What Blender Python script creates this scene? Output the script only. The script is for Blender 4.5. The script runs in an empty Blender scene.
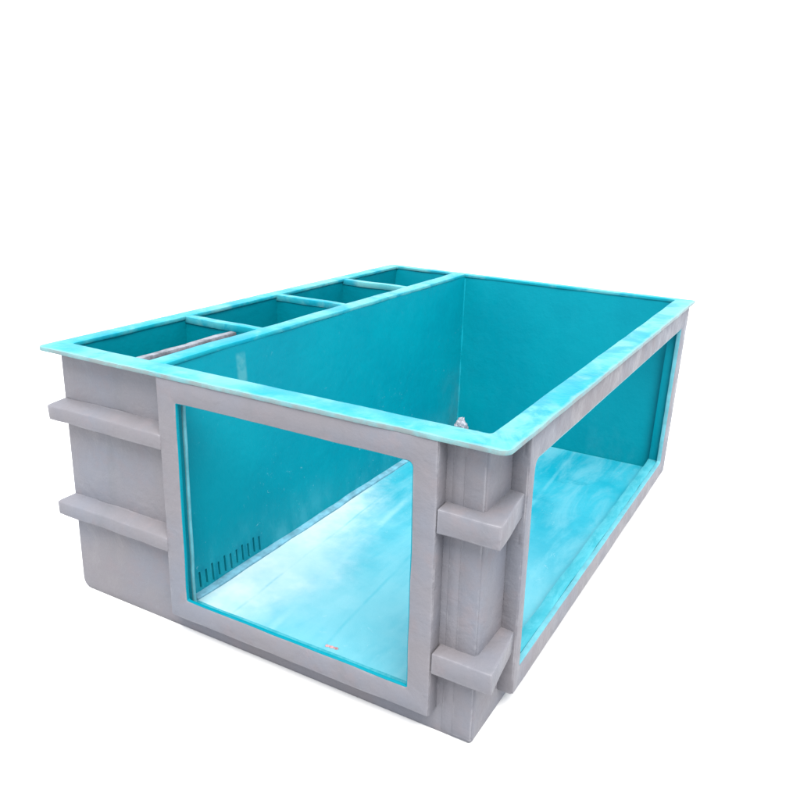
import bpy, bmesh, math, random
from mathutils import Vector, noise
random.seed(7)
S = bpy.context.scene
COL = S.collection

# ------------------------------------------------------------------ materials
def new_mat(name):
    m = bpy.data.materials.new(name); m.use_nodes = True
    nt = m.node_tree
    nt.nodes['Principled BSDF'].inputs['Specular IOR Level'].default_value = .18
    return m, nt, nt.nodes['Principled BSDF']

class N:
    """small helper for node graphs"""
    def __init__(s, nt):
        s.nt = nt
        s.co = nt.nodes.new('ShaderNodeTexCoord').outputs['Object']
    def node(s, t, **kw):
        n = s.nt.nodes.new(t)
        for k, v in kw.items(): setattr(n, k, v)
        return n
    def link(s, a, b): s.nt.links.new(a, b)
    def val(s, inp, v):
        if isinstance(v, bpy.types.NodeSocket): s.link(v, inp)
        else: inp.default_value = v
    def mapping(s, scale=(1,1,1), rot=(0,0,0), loc=(0,0,0), src=None):
        n = s.node('ShaderNodeMapping')
        s.link(src or s.co, n.inputs[0])
        n.inputs['Location'].default_value = loc
        n.inputs['Rotation'].default_value = rot
        n.inputs['Scale'].default_value = scale
        return n.outputs[0]
    def noise(s, scale, detail=4, rough=.55, vec=None, dist=0):
        n = s.node('ShaderNodeTexNoise')
        s.link(vec or s.co, n.inputs['Vector'])
        n.inputs['Scale'].default_value = scale
        n.inputs['Detail'].default_value = detail
        n.inputs['Roughness'].default_value = rough
        n.inputs['Distortion'].default_value = dist
        return n.outputs['Fac']
    def ramp(s, fac, a, b, lo=0.0, hi=1.0):
        n = s.node('ShaderNodeMapRange')
        s.val(n.inputs['Value'], fac)
        n.inputs['From Min'].default_value = a; n.inputs['From Max'].default_value = b
        n.inputs['To Min'].default_value = lo; n.inputs['To Max'].default_value = hi
        n.interpolation_type = 'SMOOTHSTEP'
        return n.outputs['Result']
    def mix(s, fac, a, b):
        n = s.node('ShaderNodeMix', data_type='RGBA')
        s.val(n.inputs[0], fac)
        for sock, v in ((n.inputs[6], a), (n.inputs[7], b)):
            if isinstance(v, bpy.types.NodeSocket): s.link(v, sock)
            else: sock.default_value = (*v, 1)
        return n.outputs[2]
    def dim(s, c, k): return s.mix(1 - k, c, (0, 0, 0))
    def math(s, op, a, b=0.0, c=0.0):
        n = s.node('ShaderNodeMath', operation=op)
        s.val(n.inputs[0], a); s.val(n.inputs[1], b)
        if op in ('MULTIPLY_ADD',): s.val(n.inputs[2], c)
        return n.outputs[0]
    def sep(s):
        n = s.node('ShaderNodeSeparateXYZ'); s.link(s.co, n.inputs[0]); return n.outputs
    def bump(s, h, strength, dist):
        n = s.node('ShaderNodeBump')
        s.link(h, n.inputs['Height'])
        n.inputs['Strength'].default_value = strength
        n.inputs['Distance'].default_value = dist
        return n.outputs[0]

SPEC = .05
K_GREY, K_CYAN, K_PART, K_FLOOR, K_RIM = .70, .58, .64, .57, .63
CY_A = (0.000, 0.226, 0.292)      # turquoise gelcoat
CY_B = (0.000, 0.204, 0.272)
CY_P = (0.006, 0.250, 0.325)      # thin, chalky gelcoat
CHALK = (0.42, 0.50, 0.53)

def mat_grey():
    m, nt, b = new_mat('grey_fibreglass'); g = N(nt)
    big = g.noise(2.2, 3); mid = g.noise(9, 5, .6)
    st = g.noise(6, 5, .6, g.mapping((1, 1, .18)))
    hs = g.noise(5, 4, .55, g.mapping((.6, .6, 1.5)))
    c = g.mix(g.ramp(big, .35, .65), (0.158, 0.149, 0.162), (0.147, 0.154, 0.182))
    c = g.mix(g.ramp(mid, .50, .70, 0, .45), c, (0.184, 0.158, 0.168))
    c = g.mix(g.ramp(st, .55, .75, 0, .45), c, (0.128, 0.132, 0.146))
    c = g.mix(g.ramp(hs, .58, .75, 0, .22), c, (0.125, 0.125, 0.138))
    bv = g.node('ShaderNodeBevel', samples=6); bv.inputs['Radius'].default_value = .009
    ge = g.node('ShaderNodeNewGeometry'); dt = g.node('ShaderNodeVectorMath', operation='DOT_PRODUCT')
    g.link(bv.outputs[0], dt.inputs[0]); g.link(ge.outputs['True Normal'], dt.inputs[1])
    c = g.mix(g.math('MULTIPLY', g.ramp(dt.outputs['Value'], .995, .90), g.ramp(g.noise(12, 5, .65), .42, .62, 0, .85)), c, (0.25, 0.245, 0.265))
    sp = g.noise(55, 2, .5)
    c = g.mix(g.ramp(sp, .70, .80, 0, .3), c, (0.20, 0.19, 0.21))
    c = g.dim(c, K_GREY)
    g.link(c, b.inputs['Base Color'])
    g.link(g.ramp(mid, .3, .7, .42, .62), b.inputs['Roughness'])
    wr = g.noise(8, 4, .55, g.mapping((.5, .5, 1.9)), .7)
    h = g.math('ADD', g.math('ADD', g.math('MULTIPLY', g.noise(11, 4, .5, None, .4), .8), g.math('MULTIPLY', g.ramp(wr, .40, .75), .07)), g.math('MULTIPLY', g.noise(60, 3, .6), .16))
    g.link(g.bump(h, .6, .012), b.inputs['Normal'])
    return m

def mat_cyan(name='turquoise_gelcoat'):
    m, nt, b = new_mat(name); g = N(nt)
    big = g.noise(1.6, 3)
    st = g.noise(5, 5, .6, g.mapping((1, 1, .16)))
    sc = g.noise(16, 6, .7, None, 1.2)
    c = g.mix(g.ramp(big, .35, .65), CY_A, CY_B)
    c = g.mix(g.ramp(st, .55, .8, 0, .35), c, CY_P)
    c = g.mix(g.ramp(sc, .68, .80, 0, .20), c, (0.05, 0.29, 0.35))
    X, Y, Z = g.sep()
    # pale rubbed streaks above the floor line
    low = g.ramp(Z, .42, .05, 0, 1)
    c = g.mix(g.math('MULTIPLY', low, g.ramp(g.noise(9, 5, .7, g.mapping((1, 1, .5))), .5, .72, 0, .15)), c, (0.05, 0.29, 0.36))
    c = g.dim(c, K_CYAN)
    b.inputs['Specular IOR Level'].default_value = SPEC
    g.link(c, b.inputs['Base Color'])
    g.link(g.ramp(sc, .3, .7, .34, .5), b.inputs['Roughness'])
    g.link(g.bump(g.math('ADD', g.noise(8, 5, .6), g.math('MULTIPLY', g.noise(45, 3, .6), .15)), .35, .012), b.inputs['Normal'])
    return m

def mat_partition():
    m, nt, b = new_mat('turquoise_partition'); g = N(nt)
    X, Y, Z = g.sep()
    st = g.noise(5, 5, .6, g.mapping((1, 1, .16)))
    sc = g.noise(16, 6, .7, None, 1.2)
    c = g.mix(g.ramp(g.noise(1.6, 3), .35, .65), CY_A, CY_B)
    c = g.mix(g.ramp(st, .55, .8, 0, .35), c, CY_P)
    c = g.mix(g.ramp(sc, .66, .78, 0, .30), c, (0.05, 0.29, 0.35))
    fl = g.math('MULTIPLY', g.ramp(g.noise(34, 5, .7, g.mapping((1, .7, 1)), 2.0), .64, .70), g.ramp(g.noise(3.5, 3, .5), .45, .6))
    c = g.mix(g.math('MULTIPLY', fl, g.ramp(Z, .75, .35, .2, .9)), c, (0.18, 0.42, 0.48))
    low = g.ramp(Z, .30, .06, 0, 1)
    near = g.ramp(Y, 1.3, .3, .35, 1)
    c = g.mix(g.math('MULTIPLY', g.math('MULTIPLY', low, near), g.ramp(g.noise(8, 5, .7, g.mapping((1, 1, .5))), .42, .66, .1, .6)), c, (0.06, 0.33, 0.41))
    cb = g.math('MULTIPLY', g.math('MULTIPLY', g.ramp(Y, .56, .50), g.ramp(Z, .175, .13)), g.ramp(g.noise(26, 4, .6, g.mapping((1, 1, .25))), .45, .66, .0, .45))
    c = g.mix(cb, c, (0.0, 0.12, 0.20))
    # one pale runny drip beside the rail
    dy = g.math('ABSOLUTE', g.math('SUBTRACT', Y, .512))
    drip = g.math('MULTIPLY', g.ramp(dy, .035, .018), g.math('MULTIPLY', g.ramp(Z, .975, .95), g.ramp(Z, .70, .80)))
    c = g.mix(g.math('MULTIPLY', drip, g.ramp(g.noise(25, 4, .6), .3, .6, .3, .75)), c, (0.07, 0.29, 0.33))
    # smeared filler along the far joint
    fj = g.math('MULTIPLY', g.ramp(Y, 2.20, 2.45), g.ramp(Z, .5, .2))
    c = g.mix(g.math('MULTIPLY', fj, g.ramp(g.noise(7, 5, .6), .4, .65, .1, .55)), c, (0.04, 0.21, 0.26))
    c = g.dim(c, K_PART)
    b.inputs['Specular IOR Level'].default_value = SPEC
    g.link(c, b.inputs['Base Color'])
    g.link(g.ramp(sc, .3, .7, .34, .5), b.inputs['Roughness'])
    g.link(g.bump(g.math('ADD', g.noise(8, 5, .6), g.math('MULTIPLY', g.noise(45, 3, .6), .15)), .35, .012), b.inputs['Normal'])
    return m

def mat_floor():
    m, nt, b = new_mat('scuffed_turquoise_floor'); g = N(nt)
    X, Y, Z = g.sep()
    c = g.mix(g.ramp(g.noise(3, 4, .6), .35, .65), (0.004, 0.27, 0.37), (0.030, 0.33, 0.43))
    lay = g.noise(4.5, 6, .65, g.mapping((1.6, .45, 1)), .6)
    c = g.mix(g.ramp(lay, .40, .70, 0, .6), c, (0.14, 0.41, 0.49))
    # window light painted into the colour, palest at the slotted corner of the partition
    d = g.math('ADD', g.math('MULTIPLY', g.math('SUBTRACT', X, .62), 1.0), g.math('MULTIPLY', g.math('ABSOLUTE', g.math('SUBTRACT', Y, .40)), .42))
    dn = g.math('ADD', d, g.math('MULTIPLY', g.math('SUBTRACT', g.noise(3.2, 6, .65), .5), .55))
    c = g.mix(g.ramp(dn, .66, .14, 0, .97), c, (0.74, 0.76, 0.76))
    front_light = g.math('MULTIPLY', g.ramp(Y, 1.9, .3), g.ramp(g.noise(2.6, 4, .6), .25, .6, .35, .75))  # brighter light behind the front window, mixed into the floor colour
    c = g.mix(front_light, c, (0.17, 0.44, 0.51))
    # lengthwise board joints under the skin
    for xs, k1, w, col, k in ((1.058, -.103, .011, (0.24, .48, .54), .6), (1.292, -.08, .005, (0.04, .33, .42), .4), (.86, -.05, .004, (0.06, .34, .42), .35), (1.6, -.06, .007, (0.16, .44, .52), .35)):
        wob = g.math('MULTIPLY', g.math('SUBTRACT', g.noise(2.5, 3, .5), .5), .035)
        line = g.math('SUBTRACT', g.math('SUBTRACT', g.math('ADD', X, wob), xs), g.math('MULTIPLY', Y, k1))
        dx = g.math('ABSOLUTE', line)
        c = g.mix(g.math('MULTIPLY', g.ramp(dx, w * 2.4, w * .3), g.ramp(g.noise(5, 4, .6), .35, .6, .15 * k, k)), c, col)
    # small dark scuffs at the far end
    sm = g.math('MULTIPLY', g.ramp(g.noise(7, 5, .6, g.mapping((.5, 1.3, 1))), .62, .72), g.ramp(Y, 1.5, 1.9))
    c = g.mix(g.math('MULTIPLY', sm, .6), c, (0.006, 0.22, 0.30))
    sc = g.noise(22, 6, .7, None, 1.5)
    c = g.mix(g.ramp(sc, .62, .74, 0, .35), c, (0.40, 0.58, 0.62))
    c = g.dim(c, K_FLOOR)
    b.inputs['Specular IOR Level'].default_value = SPEC
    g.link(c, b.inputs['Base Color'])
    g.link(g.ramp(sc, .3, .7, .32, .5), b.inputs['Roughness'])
    g.link(g.bump(g.math('ADD', g.noise(7, 5, .6), g.math('MULTIPLY', g.noise(45, 3, .6), .15)), .3, .012), b.inputs['Normal'])
    return m

def mat_rim():
    m, nt, b = new_mat('rim_gelcoat'); g = N(nt)
    X, Y, Z = g.sep()
    lay = g.noise(2.3, 5, .6)
    c = g.mix(g.ramp(lay, .40, .60), (0.006, 0.27, 0.34), (0.10, 0.37, 0.40))
    c = g.mix(g.ramp(g.noise(4.5, 5, .6, None, .6), .50, .64, 0, .85), c, (0.0, 0.235, 0.33))
    c = g.mix(g.ramp(g.noise(7, 4, .6, None, .3), .54, .72, 0, .45), c, (0.17, 0.37, 0.385))
    ex = g.math('MINIMUM', X, g.math('SUBTRACT', 2.0, X)); ey = g.math('MINIMUM', Y, g.math('SUBTRACT', 2.7, Y))
    ed = g.math('ADD', g.math('MINIMUM', ex, ey), g.math('MULTIPLY', g.math('SUBTRACT', g.noise(9, 5, .7), .5), .05))
    c = g.mix(g.ramp(ed, .016, .002, 0, .55), c, (0.22, 0.34, 0.34))
    # chipped grey edge
    geo = g.node('ShaderNodeNewGeometry')
    sx = g.node('ShaderNodeSeparateXYZ'); g.link(geo.outputs['True Normal'], sx.inputs[0])
    side = g.ramp(sx.outputs[2], .75, .35)
    outer = g.math('MAXIMUM', g.math('MAXIMUM', g.ramp(Y, .03, .02), g.ramp(X, .03, .02)), g.math('MAXIMUM', g.ramp(X, 1.97, 1.98), g.ramp(Y, 2.67, 2.68)))
    side = g.math('MULTIPLY', side, outer)
    c = g.mix(g.math('MULTIPLY', side, g.ramp(g.noise(7, 5, .7), .35, .60, .1, .8)), c, (0.19, 0.20, 0.20))
    c = g.dim(c, K_RIM)
    b.inputs['Specular IOR Level'].default_value = SPEC
    g.link(c, b.inputs['Base Color'])
    b.inputs['Roughness'].default_value = .38
    g.link(g.bump(g.math('ADD', g.noise(10, 5, .6), g.math('MULTIPLY', g.noise(50, 3, .6), .15)), .4, .01), b.inputs['Normal'])
    return m

def mat_reveal():
    m, nt, b = new_mat('ragged_reveal_paint'); g = N(nt)
    X, Y, Z = g.sep()
    c = g.mix(g.ramp(g.noise(6, 4, .6), .35, .65), CY_A, CY_P)
    # brushed pale strokes lie on the sill only
    lowz = g.ramp(Z, .20, .14)
    br = g.ramp(g.noise(9, 6, .7, g.mapping((2.5, .8, 1)), .8), .35, .70, .25, .6)
    c = g.mix(g.math('MULTIPLY', lowz, br), c, (0.13, 0.45, 0.52))
    c = g.dim(c, K_FLOOR)
    g.link(c, b.inputs['Base Color']); b.inputs['Roughness'].default_value = .5
    b.inputs['Specular IOR Level'].default_value = SPEC
    g.link(g.bump(g.noise(40, 5, .6), .4, .006), b.inputs['Normal'])
    return m


def mat_plain(name, col, rough=.5, var=.25, scale=18, bump=.3, k=.7):
    m, nt, b = new_mat(name); g = N(nt)
    c = g.mix(g.ramp(g.noise(scale, 5, .65), .3, .7), tuple(v * (1 - var) for v in col), tuple(min(1, v * (1 + var)) for v in col))
    c = g.dim(c, k)
    g.link(c, b.inputs['Base Color'])
    b.inputs['Roughness'].default_value = rough
    g.link(g.bump(g.noise(scale * 2, 4, .6), bump, .006), b.inputs['Normal'])
    return m

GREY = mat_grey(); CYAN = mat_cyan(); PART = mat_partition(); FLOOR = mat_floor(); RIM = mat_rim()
EDGE = mat_plain('pale_gelcoat_edge', (0.08, 0.27, 0.32), .4, .14, 14)
REVEAL = mat_reveal()
FILL = mat_plain('pale_filler', (0.11, 0.27, 0.35), .5, .25, 16)
BAR = mat_plain('bare_grey_laminate', (0.165, 0.175, 0.20), .55, .4, 26)
WHITE = mat_plain('white_film', (0.26, 0.27, 0.31), .35, .25, 30)
RED = mat_plain('red_scrap', (0.38, 0.20, 0.21), .5, .5, 60)
GROUND = mat_plain('white_ground', (0.56, 0.56, 0.56), .9, .01, 3, 0, 1)

# ------------------------------------------------------------------ mesh helpers
def bake(ob):
    dg = bpy.context.evaluated_depsgraph_get()
    me = bpy.data.meshes.new_from_object(ob.evaluated_get(dg))
    old = ob.data; ob.modifiers.clear(); ob.data = me
    bpy.data.meshes.remove(old)
    return ob

def make(name, bm, mats, parent=None, bevel=0, seg=2, smooth=True, angle=30):
    bmesh.ops.recalc_face_normals(bm, faces=bm.faces)
    me = bpy.data.meshes.new(name); bm.to_mesh(me); bm.free()
    for m in (mats if isinstance(mats, (list, tuple)) else [mats]): me.materials.append(m)
    ob = bpy.data.objects.new(name, me); COL.objects.link(ob)
    if parent: ob.parent = parent
    if bevel:
        b = ob.modifiers.new('b', 'BEVEL'); b.width = bevel; b.segments = seg
        b.limit_method = 'ANGLE'; b.angle_limit = math.radians(35)
        b.harden_normals = False
        bpy.context.view_layer.update(); bake(ob)
    if smooth:
        me = ob.data
        for p in me.polygons: p.use_smooth = True
        b2 = bmesh.new(); b2.from_mesh(me)
        for e in b2.edges:
            if len(e.link_faces) == 2 and e.calc_face_angle(0) > math.radians(angle): e.smooth = False
        b2.to_mesh(me); b2.free()
    return ob

def hexa(bm, lo, hi, fn=None, mat=0):
    """box from lo to hi, corners passed through fn"""
    vs = []
    for z in (lo[2], hi[2]):
        for x, y in ((lo[0], lo[1]), (hi[0], lo[1]), (hi[0], hi[1]), (lo[0], hi[1])):
            p = Vector((x, y, z)); vs.append(bm.verts.new(fn(p) if fn else p))
    for f in ((3,2,1,0), (4,5,6,7), (0,1,5,4), (1,2,6,5), (2,3,7,6), (3,0,4,7)):
        bm.faces.new([vs[i] for i in f]).material_index = mat

def prism(bm, foot, z0, z1, fn=None):
    lo = [bm.verts.new(fn(Vector((x, y, z0))) if fn else (x, y, z0)) for x, y in foot]
    hi = [bm.verts.new(fn(Vector((x, y, z1))) if fn else (x, y, z1)) for x, y in foot]
    n = len(foot)
    bm.faces.new(lo[::-1]); bm.faces.new(hi)
    for i in range(n): bm.faces.new((lo[i], lo[(i+1) % n], hi[(i+1) % n], hi[i]))

def rrect(u0, u1, v0, v1, rad, seg=6):
    """rounded rectangle, radii (ll, lr, ur, ul), fixed point count"""
    pts = []
    for (cx, cy, a0, r) in ((u0, v0, 180, rad[0]), (u1, v0, 270, rad[1]), (u1, v1, 0, rad[2]), (u0, v1, 90, rad[3])):
        sx = 1 if cx == u0 else -1; sy = 1 if cy == v0 else -1
        r = max(r, .0008)
        for k in range(seg + 1):
            a = math.radians(a0 + 90 * k / seg)
            pts.append((cx + sx * r + r * math.cos(a), cy + sy * r + r * math.sin(a)))
    return pts

def ring(bm, outer, inner, d0, d1, to3, wob=0, sub=1):
    """solid ring between two closed loops of equal count"""
    def dens(l):
        o = []
        for i, p in enumerate(l):
            q = l[(i+1) % len(l)]
            k = sub if (abs(p[0]-q[0]) + abs(p[1]-q[1])) > .1 else 1
            for j in range(k): o.append((p[0] + (q[0]-p[0]) * j / k, p[1] + (q[1]-p[1]) * j / k))
        return o
    # densify both loops at the same places
    O, I = [], []
    n = len(outer)
    for i in range(n):
        a, b = outer[i], outer[(i+1) % n]; c, d = inner[i], inner[(i+1) % n]
        k = sub if max(abs(a[0]-b[0]) + abs(a[1]-b[1]), abs(c[0]-d[0]) + abs(c[1]-d[1])) > .15 else 1
        for j in range(k):
            t = j / k
            O.append((a[0]+(b[0]-a[0])*t, a[1]+(b[1]-a[1])*t)); I.append((c[0]+(d[0]-c[0])*t, c[1]+(d[1]-c[1])*t))
    def W(p, s):
        if not wob: return p
        return (p[0] + wob * noise.noise(Vector((p[0]*7+s, p[1]*7, s))), p[1] + wob * noise.noise(Vector((p[0]*7, p[1]*7+s, s+9))))
    O = [W(p, 3.1) for p in O]; I = [W(p, 8.7) for p in I]
    vs = [[bm.verts.new(to3(p[0], p[1], d)) for p in L] for L, d in ((O, d0), (O, d1), (I, d1), (I, d0))]
    m = len(O)
    for a in range(4):
        A, B = vs[a], vs[(a+1) % 4]
        for i in range(m):
            j = (i+1) % m
            bm.faces.new((A[i], A[j], B[j], B[i]))

def wobble(ob, amp, freq=5, seed=0, cut=None):
    for v in ob.data.vertices:
        p = v.co * freq + Vector((seed, seed*2, -seed))
        v.co += Vector((noise.noise(p), noise.noise(p + Vector((11,0,0))), noise.noise(p + Vector((0,17,0))))) * amp

# ------------------------------------------------------------------ dimensions (metres)
H = 1.0154
BZ = -0.066                      # underside of the tank = ground level
def lean(p):                      # the back wall leans inwards towards its foot
    q = p.copy()
    k = max(0.0, min(1.0, (p.y - 1.2) / 1.45))
    q.y -= 0.175 * k * (1.0 - (p.z) / 1.0)
    return q

tank = bpy.data.objects.new('fish_tank', None); COL.objects.link(tank)
tank.location = (1.0, 1.3, BZ)
tank['label'] = 'large grey fibreglass tank with turquoise lining, two window openings and four small compartments'
tank['category'] = 'fish tank'
TI = Vector(tank.location)
def put(ob):                      # keep world coordinates while parented to the tank root
    ob.location = -TI if ob.parent is tank else (0, 0, 0)
    return ob

# ------------------------------------------------------------------ shell
bm = bmesh.new()
lv = [(BZ + .042 * (1 - math.cos(math.radians(a))), .042 * (1 - math.sin(math.radians(a)))) for a in (0, 18, 36, 54, 72, 90)] + [(z, 0) for z in (.1, .3, .5, .7, .85, 1.0)]
prev = None
for z, ins in lv:
    row = []
    for (u, v) in rrect(.049 + ins, 1.915 - ins * .35, .064 + ins * .15, 2.668 - ins, (.012, .010, .012, .022), 4):
        row.append(bm.verts.new(lean(Vector((u, v, z)))))
    if prev:
        for i in range(len(row)):
            j = (i+1) % len(row); bm.faces.new((prev[i], prev[j], row[j], row[i]))
    else: bm.faces.new(row[::-1])
    prev = row
bm.faces.new(prev)
shell = make('shell', bm, GREY, None, smooth=False)
def cutter(fn):
    bm = bmesh.new(); fn(bm); bmesh.ops.recalc_face_normals(bm, faces=bm.faces)
    me = bpy.data.meshes.new('c'); bm.to_mesh(me); bm.free(); me.materials.append(CYAN)
    o = bpy.data.objects.new('c', me); COL.objects.link(o); return o
WF = dict(x0=.722, x1=1.695, z0=.113, z1=.915)       # opening in the front
WR = dict(y0=.300, y1=2.565, z0=.115, z1=.880)       # opening in the side (before the lean)
cs = [cutter(lambda b: prism(b, [(.072,.100), (1.903,.100), (1.903,2.648), (.072,2.648)], .0, 1.1, lean)),
      cutter(lambda b: hexa(b, (WF['x0']-.050, .0, .0485), (WF['x1']+.05, .2, WF['z1']+.04))),
      cutter(lambda b: hexa(b, (1.8, .290, WR['z0']-.012), (2.0, WR['y1']+.045, WR['z1']+.030), lean))]
for c in cs:
    md = shell.modifiers.new('x', 'BOOLEAN'); md.operation = 'DIFFERENCE'; md.object = c
    md.solver = 'EXACT'; md.material_mode = 'TRANSFER'
bpy.context.view_layer.update(); bake(shell)
for c in cs: bpy.data.objects.remove(c)
for p in shell.data.polygons: p.use_smooth = True
b2 = bmesh.new(); b2.from_mesh(shell.data)
for e in b2.edges:
    if len(e.link_faces) == 2 and e.calc_face_angle(0) > math.radians(25): e.smooth = False
b2.to_mesh(shell.data); b2.free()
shell.parent = tank; put(shell)

# raised panels of the corner post (two flat laminates with a groove between them)
bm = bmesh.new()
hexa(bm, (1.800, .0622, BZ+.016), (1.8405, .070, .999))
hexa(bm, (1.8400, .0600, BZ+.016), (1.909, .070, .999))
bmesh.ops.subdivide_edges(bm, edges=[e for e in bm.edges if abs(e.verts[0].co.z - e.verts[1].co.z) > .5], cuts=24, use_grid_fill=True)
r = make('corner_panel', bm, GREY, tank, bevel=.0015); wobble(r, .0010, 9, 6); put(r)

# ------------------------------------------------------------------ floor
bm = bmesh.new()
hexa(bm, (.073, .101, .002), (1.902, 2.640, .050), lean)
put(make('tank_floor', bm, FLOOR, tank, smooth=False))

# ------------------------------------------------------------------ rim
bm = bmesh.new()
ring(bm, rrect(0, 2.0, 0, 2.7, (.03,.035,.012,.03)), rrect(.077, 1.899, .104, 2.643, (.012,.02,.01,.012)),
     .9990, H, lambda u, v, d: Vector((u, v, d)), wob=.004, sub=24)
put(make('rim', bm, RIM, tank, bevel=.0025, seg=2))

# ------------------------------------------------------------------ partition, with a comb of drain slots near its foot
def px(z): return .580 + .075 * (1 - z / 1.0)         # the partition leans a little
slots = []
for i in range(11):
    y = .150 + i * .0365
    slots.append((y, y + .010, .070 + .004 * math.sin(i*2.3), .140 + .006 * math.sin(i*3.7)))
ys = sorted({.098, 2.66} | {v for s in slots for v in s[:2]} | {.6, 1.2, 1.8, 2.3})
bm = bmesh.new()
def pv(y, z, w):
    q = lean(Vector((0, y, z))); q.x = px(z) - w; return q
cache = {}
def V(y, z, w):
    k = (round(y,5), round(z,5), w)
    if k not in cache: cache[k] = bm.verts.new(pv(y, z, w))
    return cache[k]
for i in range(len(ys)-1):
    a, b = ys[i], ys[i+1]
    hole = next((s for s in slots if abs(s[0]-a) < 1e-6), None)
    zs = [.03, .072, .140, 1.003] if not hole else [.03, hole[2], hole[3], 1.003]
    for w in (0, .034):
        for j in range(3):
            if hole and j == 1: continue
            bm.faces.new((V(a, zs[j], w), V(b, zs[j], w), V(b, zs[j+1], w), V(a, zs[j+1], w)))
    if hole:
        for (p, q) in (((a,zs[1]),(b,zs[1])), ((b,zs[1]),(b,zs[2])), ((b,zs[2]),(a,zs[2])), ((a,zs[2]),(a,zs[1]))):
            bm.faces.new((V(*p,0), V(*q,0), V(*q,.034), V(*p,.034)))
part = put(make('partition', bm, PART, tank, smooth=False))
bm = bmesh.new()
hexa(bm, (.502, .096, .9995), (.583, 2.652, H + .002))
bmesh.ops.subdivide_edges(bm, edges=[e for e in bm.edges if abs(e.verts[0].co.y - e.verts[1].co.y) > 1], cuts=40, use_grid_fill=True)
r = make('top_rail', bm, RIM, tank, bevel=.003)
wobble(r, .004, 4, 2); put(r)
# pale fillet along the partition's foot and up its far joint
bm = bmesh.new()
hexa(bm, (.645, .102, .045), (.684, 2.643, .062), lean)
bmesh.ops.subdivide_edges(bm, edges=[e for e in bm.edges if abs(e.verts[0].co.y - e.verts[1].co.y) > 1], cuts=50, use_grid_fill=True)
f = make('fillet', bm, FILL, tank, bevel=.006, seg=3); wobble(f, .006, 7, 5); put(f)
bm = bmesh.new()
prev = None
rng = random.Random(3)
for i in range(61):
    z = .06 + (.93) * i / 60; y = lean(Vector((0, 2.648, z))).y; x = px(z)
    s = .004 + .006 * noise.noise(Vector((z*9, 3, 1)))
    row = [bm.verts.new(v) for v in ((x-.002, y-s*2.2, z), (x+s*.6, y-s*.6, z), (x+s*1.6, y+.002, z))]
    if prev:
        for k in (0, 1): bm.faces.new((prev[k], prev[k+1], row[k+1], row[k]))
    prev = row
f = put(make('joint_bead', bm, PART, tank))

# dividers between the small compartments
for y, t in ((.742, .036), (1.405, .034), (2.030, .034)):
    bm = bmesh.new()
    hexa(bm, (.068, y - t/2, .03), (.565, y + t/2, .985))
    put(make('divider', bm, CYAN, tank, smooth=False))
    bm = bmesh.new()
    hexa(bm, (.064, y - t/2 - .004, .983), (.5025, y + t/2 + .004, H - .001))
    bmesh.ops.subdivide_edges(bm, edges=[e for e in bm.edges if abs(e.verts[0].co.x - e.verts[1].co.x) > .3], cuts=10, use_grid_fill=True)
    r = make('divider_cap', bm, RIM, tank, bevel=.003); wobble(r, .004, 6, y*3); put(r)

# bare grey bar wedged across the first compartment
bm = bmesh.new()
hexa(bm, (.345, .104, .960), (.378, .724, .985))
hexa(bm, (.383, .106, .950), (.400, .724, .968))
bmesh.ops.subdivide_edges(bm, edges=[e for e in bm.edges if abs(e.verts[0].co.y - e.verts[1].co.y) > .3], cuts=16, use_grid_fill=True)
r = make('support_bar', bm, BAR, tank, bevel=.004); wobble(r, .005, 9, 4); put(r)
r['label'] = 'rough bare grey bar across the first compartment'

# ------------------------------------------------------------------ window frames
fy = lambda u, v, d: Vector((u, d, v))
def fx(u, v, d):
    q = lean(Vector((d, u, v))); return q
FI = rrect(WF['x0'], WF['x1'], WF['z0'], WF['z1'], (.006,.008,.020,.006))
FO = rrect(.638, 1.776, .030, 1.0005, (.006,.006,.003,.003))
bm = bmesh.new()
ring(bm, FO, FI, .004, .018, fy, wob=.0035, sub=14)
ring(bm, rrect(.6366, 1.7774, .0286, .9975, (.003,.003,.003,.003)), rrect(.664, 1.752, .060, .965, (.003,.003,.003,.003)), .010, .0660, fy)
fr = make('window_frame', bm, GREY, tank, bevel=.004, seg=2); put(fr)
bm = bmesh.new()
ring(bm, rrect(WF['x0']-.006, WF['x1']+.006, WF['z0']-.006, WF['z1']+.006, (.006,.008,.020,.006)),
     rrect(WF['x0']+.003, WF['x1']-.003, WF['z0']+.003, WF['z1']-.002, (.006,.008,.019,.006)), .0062, .0182, fy, wob=.002, sub=20)
make('window_lining', bm, CYAN, fr, bevel=.0015)
bm = bmesh.new()
ring(bm, rrect(WF['x0']-.014, 1.754, .058, .967, (.006,.008,.03,.006)),
     rrect(WF['x0']-.002, WF['x1']+.004, WF['z0']-.040, WF['z1']+.02, (.006,.008,.019,.006)), .046, .058, fy, wob=.004, sub=30)
make('glazing_lip', bm, EDGE, fr, bevel=.003)
bm = bmesh.new()
hexa(bm, (.668, .0665, .046), (1.742, .1005, .0535))
bmesh.ops.subdivide_edges(bm, edges=[e for e in bm.edges if abs(e.verts[0].co.x - e.verts[1].co.x) > .5], cuts=40, use_grid_fill=True)
o = make('window_sill', bm, REVEAL, fr, bevel=.0015); wobble(o, .0015, 9, 3)
bm = bmesh.new()
ring(bm, rrect(.252, 2.700, .030, 1.0005, (.006,.006,.003,.003)), rrect(WR['y0'], WR['y1'], WR['z0'], WR['z1'], (.012,.01,.006,.038)),
     1.950, 1.974, fx, wob=.0035, sub=22)
ring(bm, rrect(.2506, 2.7014, .0286, .9975, (.003,.003,.003,.003)), rrect(.290, WR['y1']+.045, .100, WR['z1']+.030, (.003,.003,.003,.003)), 1.914, 1.968, fx)
fr2 = make('window_frame', bm, GREY, tank, bevel=.005, seg=2); put(fr2)
bm = bmesh.new()
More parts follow.
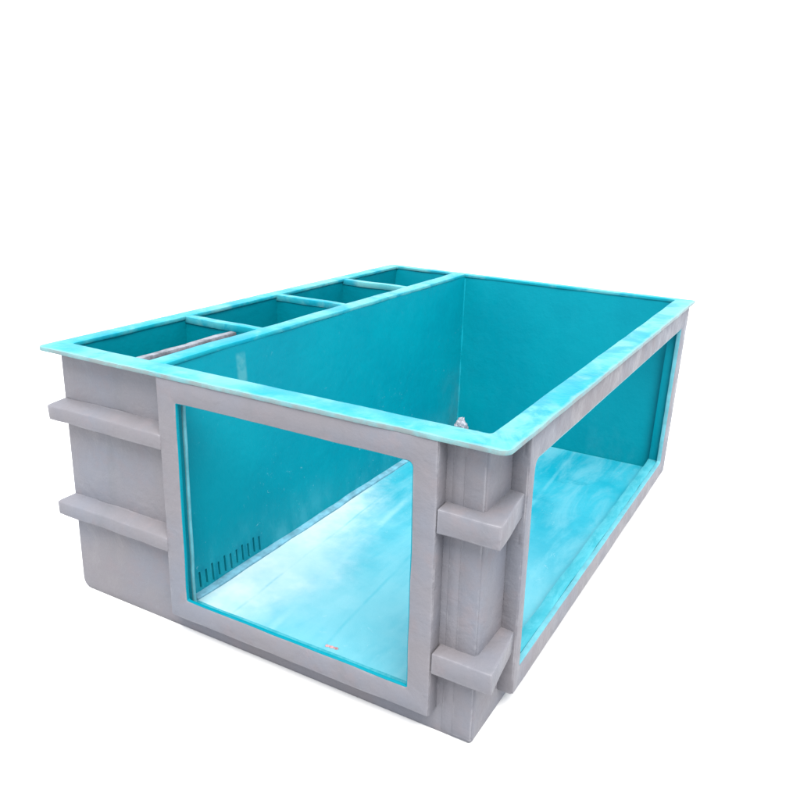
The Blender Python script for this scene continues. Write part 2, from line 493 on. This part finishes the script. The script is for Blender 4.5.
ring(bm, rrect(WR['y0']-.006, WR['y1']+.006, WR['z0']-.006, WR['z1']+.006, (.012,.01,.006,.038)),
     rrect(WR['y0']+.004, WR['y1']-.004, WR['z0']+.004, WR['z1']-.004, (.012,.01,.006,.036)), 1.9505, 1.971, fx, wob=.002, sub=40)
make('window_lining', bm, EDGE, fr2, bevel=.0015)
bm = bmesh.new()
hexa(bm, (1.898, .30, .052), (1.9500, WR['y1']+.043, .1165), lean)
bmesh.ops.subdivide_edges(bm, edges=[e for e in bm.edges if abs(e.verts[0].co.y - e.verts[1].co.y) > .5], cuts=60, use_grid_fill=True)
o = make('window_sill', bm, REVEAL, fr2, bevel=.003); wobble(o, .004, 8, 7)
bm = bmesh.new()
hexa(bm, (1.8985, WR['y1']+.030, .10), (1.9497, WR['y1']+.044, .905), lean)
make('window_jamb', bm, CYAN, fr2, bevel=.002)

# ------------------------------------------------------------------ reinforcing ribs
def rib(name, path, z0, z1, drop, depth, seed, w=.004):
    """path = outer line in plan, each point with its own inner point; the top slopes down outwards by drop"""
    bm = bmesh.new(); rings = []
    pts = []
    for i in range(len(path)-1):
        (a, ai), (b, bi) = path[i], path[i+1]
        n = max(2, int((Vector(b)-Vector(a)).length / .05))
        for j in range(n if i < len(path)-2 else n+1):
            t = j / n; pts.append((Vector(a).lerp(Vector(b), t), Vector(ai).lerp(Vector(bi), t)))
    for o, i in pts:
        rings.append([bm.verts.new(v) for v in ((o.x,o.y,z0), (o.x,o.y,z1), (i.x,i.y,z1+drop), (i.x,i.y,z0-drop*.4))])
    for a, b in zip(rings, rings[1:]):
        for k in range(4): bm.faces.new((a[k], a[(k+1)%4], b[(k+1)%4], b[k]))
    bm.faces.new(rings[0]); bm.faces.new(rings[-1][::-1])
    ob = make(name, bm, GREY, tank, bevel=.005, seg=2, angle=60)
    wobble(ob, w, 8, seed); put(ob); return ob
for z0, z1, sd in ((.716, .776, 1), (.300, .357, 2)):
    rib('side_rib', [((.022, 2.45), (.065, 2.45)), ((.022, .004), (.065, .065)), ((.641, .002), (.641, .065))], z0, z1, .026, 0, sd)
for z0, z1, sd in ((.700, .780, 3), (.200, .276, 4)):
    rib('corner_rib', [((1.779, .004), (1.779, .082)), ((1.992, .004), (1.91, .082)), ((1.962, .253), (1.91, .253))], z0, z1, .003, 0, sd, .003)

# ------------------------------------------------------------------ loose things
def crumple(name, c, size, mat, seed):
    bm = bmesh.new(); bmesh.ops.create_icosphere(bm, subdivisions=4, radius=1)
    for v in bm.verts:
        n = v.co.copy()
        r = 1 + .38 * noise.noise(n*1.7 + Vector((seed,0,0))) + .30 * abs(noise.noise(n*4 + Vector((0,seed,0)))) 
        v.co = Vector((n.x*r*size[0], n.y*r*size[1], max(n.z*r*size[2], -size[2]*.55)))
    lo = min(v.co.z for v in bm.verts)
    for v in bm.verts: v.co.z -= lo
    ob = make(name, bm, mat); ob.location = c; return ob
o = crumple('crumpled_film', (.735, 2.36, .0505), (.038, .034, .062), WHITE, 4)
o['label'] = 'crumpled white plastic film on the tank floor in the far corner by the partition'; o['category'] = 'plastic film'
bm = bmesh.new()
prev = None
for i in range(14):
    t = i/13; x = t*.095; h = .004 + .006*abs(math.sin(i*1.9)); wdt = .010 + .004*math.sin(i*1.3)
    row = [bm.verts.new(v) for v in ((x, -wdt, .0), (x, -wdt*.4, h), (x, wdt*.5, h*.8), (x, wdt, .0))]
    if prev:
        for k in range(3): bm.faces.new((prev[k], prev[k+1], row[k+1], row[k]))
    prev = row
o = make('torn_scrap', bm, RED); o.scale = (.55, .5, .6); o.location = (1.285, .125, .0508); o.rotation_euler.z = .1
o['label'] = 'small torn reddish scrap lying on the tank floor behind the front window sill'; o['category'] = 'scrap'

# ------------------------------------------------------------------ ground, sky light, camera
bm = bmesh.new()
hexa(bm, (-80, -80, BZ - .3), (80, 80, BZ - .001))
g = make('ground', bm, GROUND, smooth=False); g['kind'] = 'structure'

w = bpy.data.worlds.new('World'); S.world = w; w.use_nodes = True
bg = w.node_tree.nodes['Background']
bg.inputs[0].default_value = (.84, .91, 1, 1); bg.inputs[1].default_value = .6
sun = bpy.data.lights.new('sun', 'SUN'); sun.energy = 2.3; sun.angle = math.radians(40); sun.color = (1, .955, .90)
so = bpy.data.objects.new('sun', sun); COL.objects.link(so)
so.rotation_euler = Vector((.34, -.42, .95)).to_track_quat('Z', 'Y').to_euler()

cam = bpy.data.cameras.new('camera'); co = bpy.data.objects.new('camera', cam); COL.objects.link(co)
co.location = (2.7592, -1.9377, 1.848); co.rotation_euler = (1.27565, -.0336, .4975)
cam.sensor_width = 36; cam.lens = 797.69 / 800 * 36
cam.shift_x = (400 - 426.9457) / 800; cam.shift_y = (379.1951 - 400) / 800
cam.clip_start = .05; cam.clip_end = 500
S.camera = co
S.render.resolution_x = S.render.resolution_y = 1024
S.view_settings.view_transform = 'Standard'; S.view_settings.look = 'None'
S.view_settings.exposure = 2.0; S.view_settings.gamma = 1
S.render.engine = 'CYCLES'
S.cycles.max_bounces = 10; S.cycles.diffuse_bounces = 6
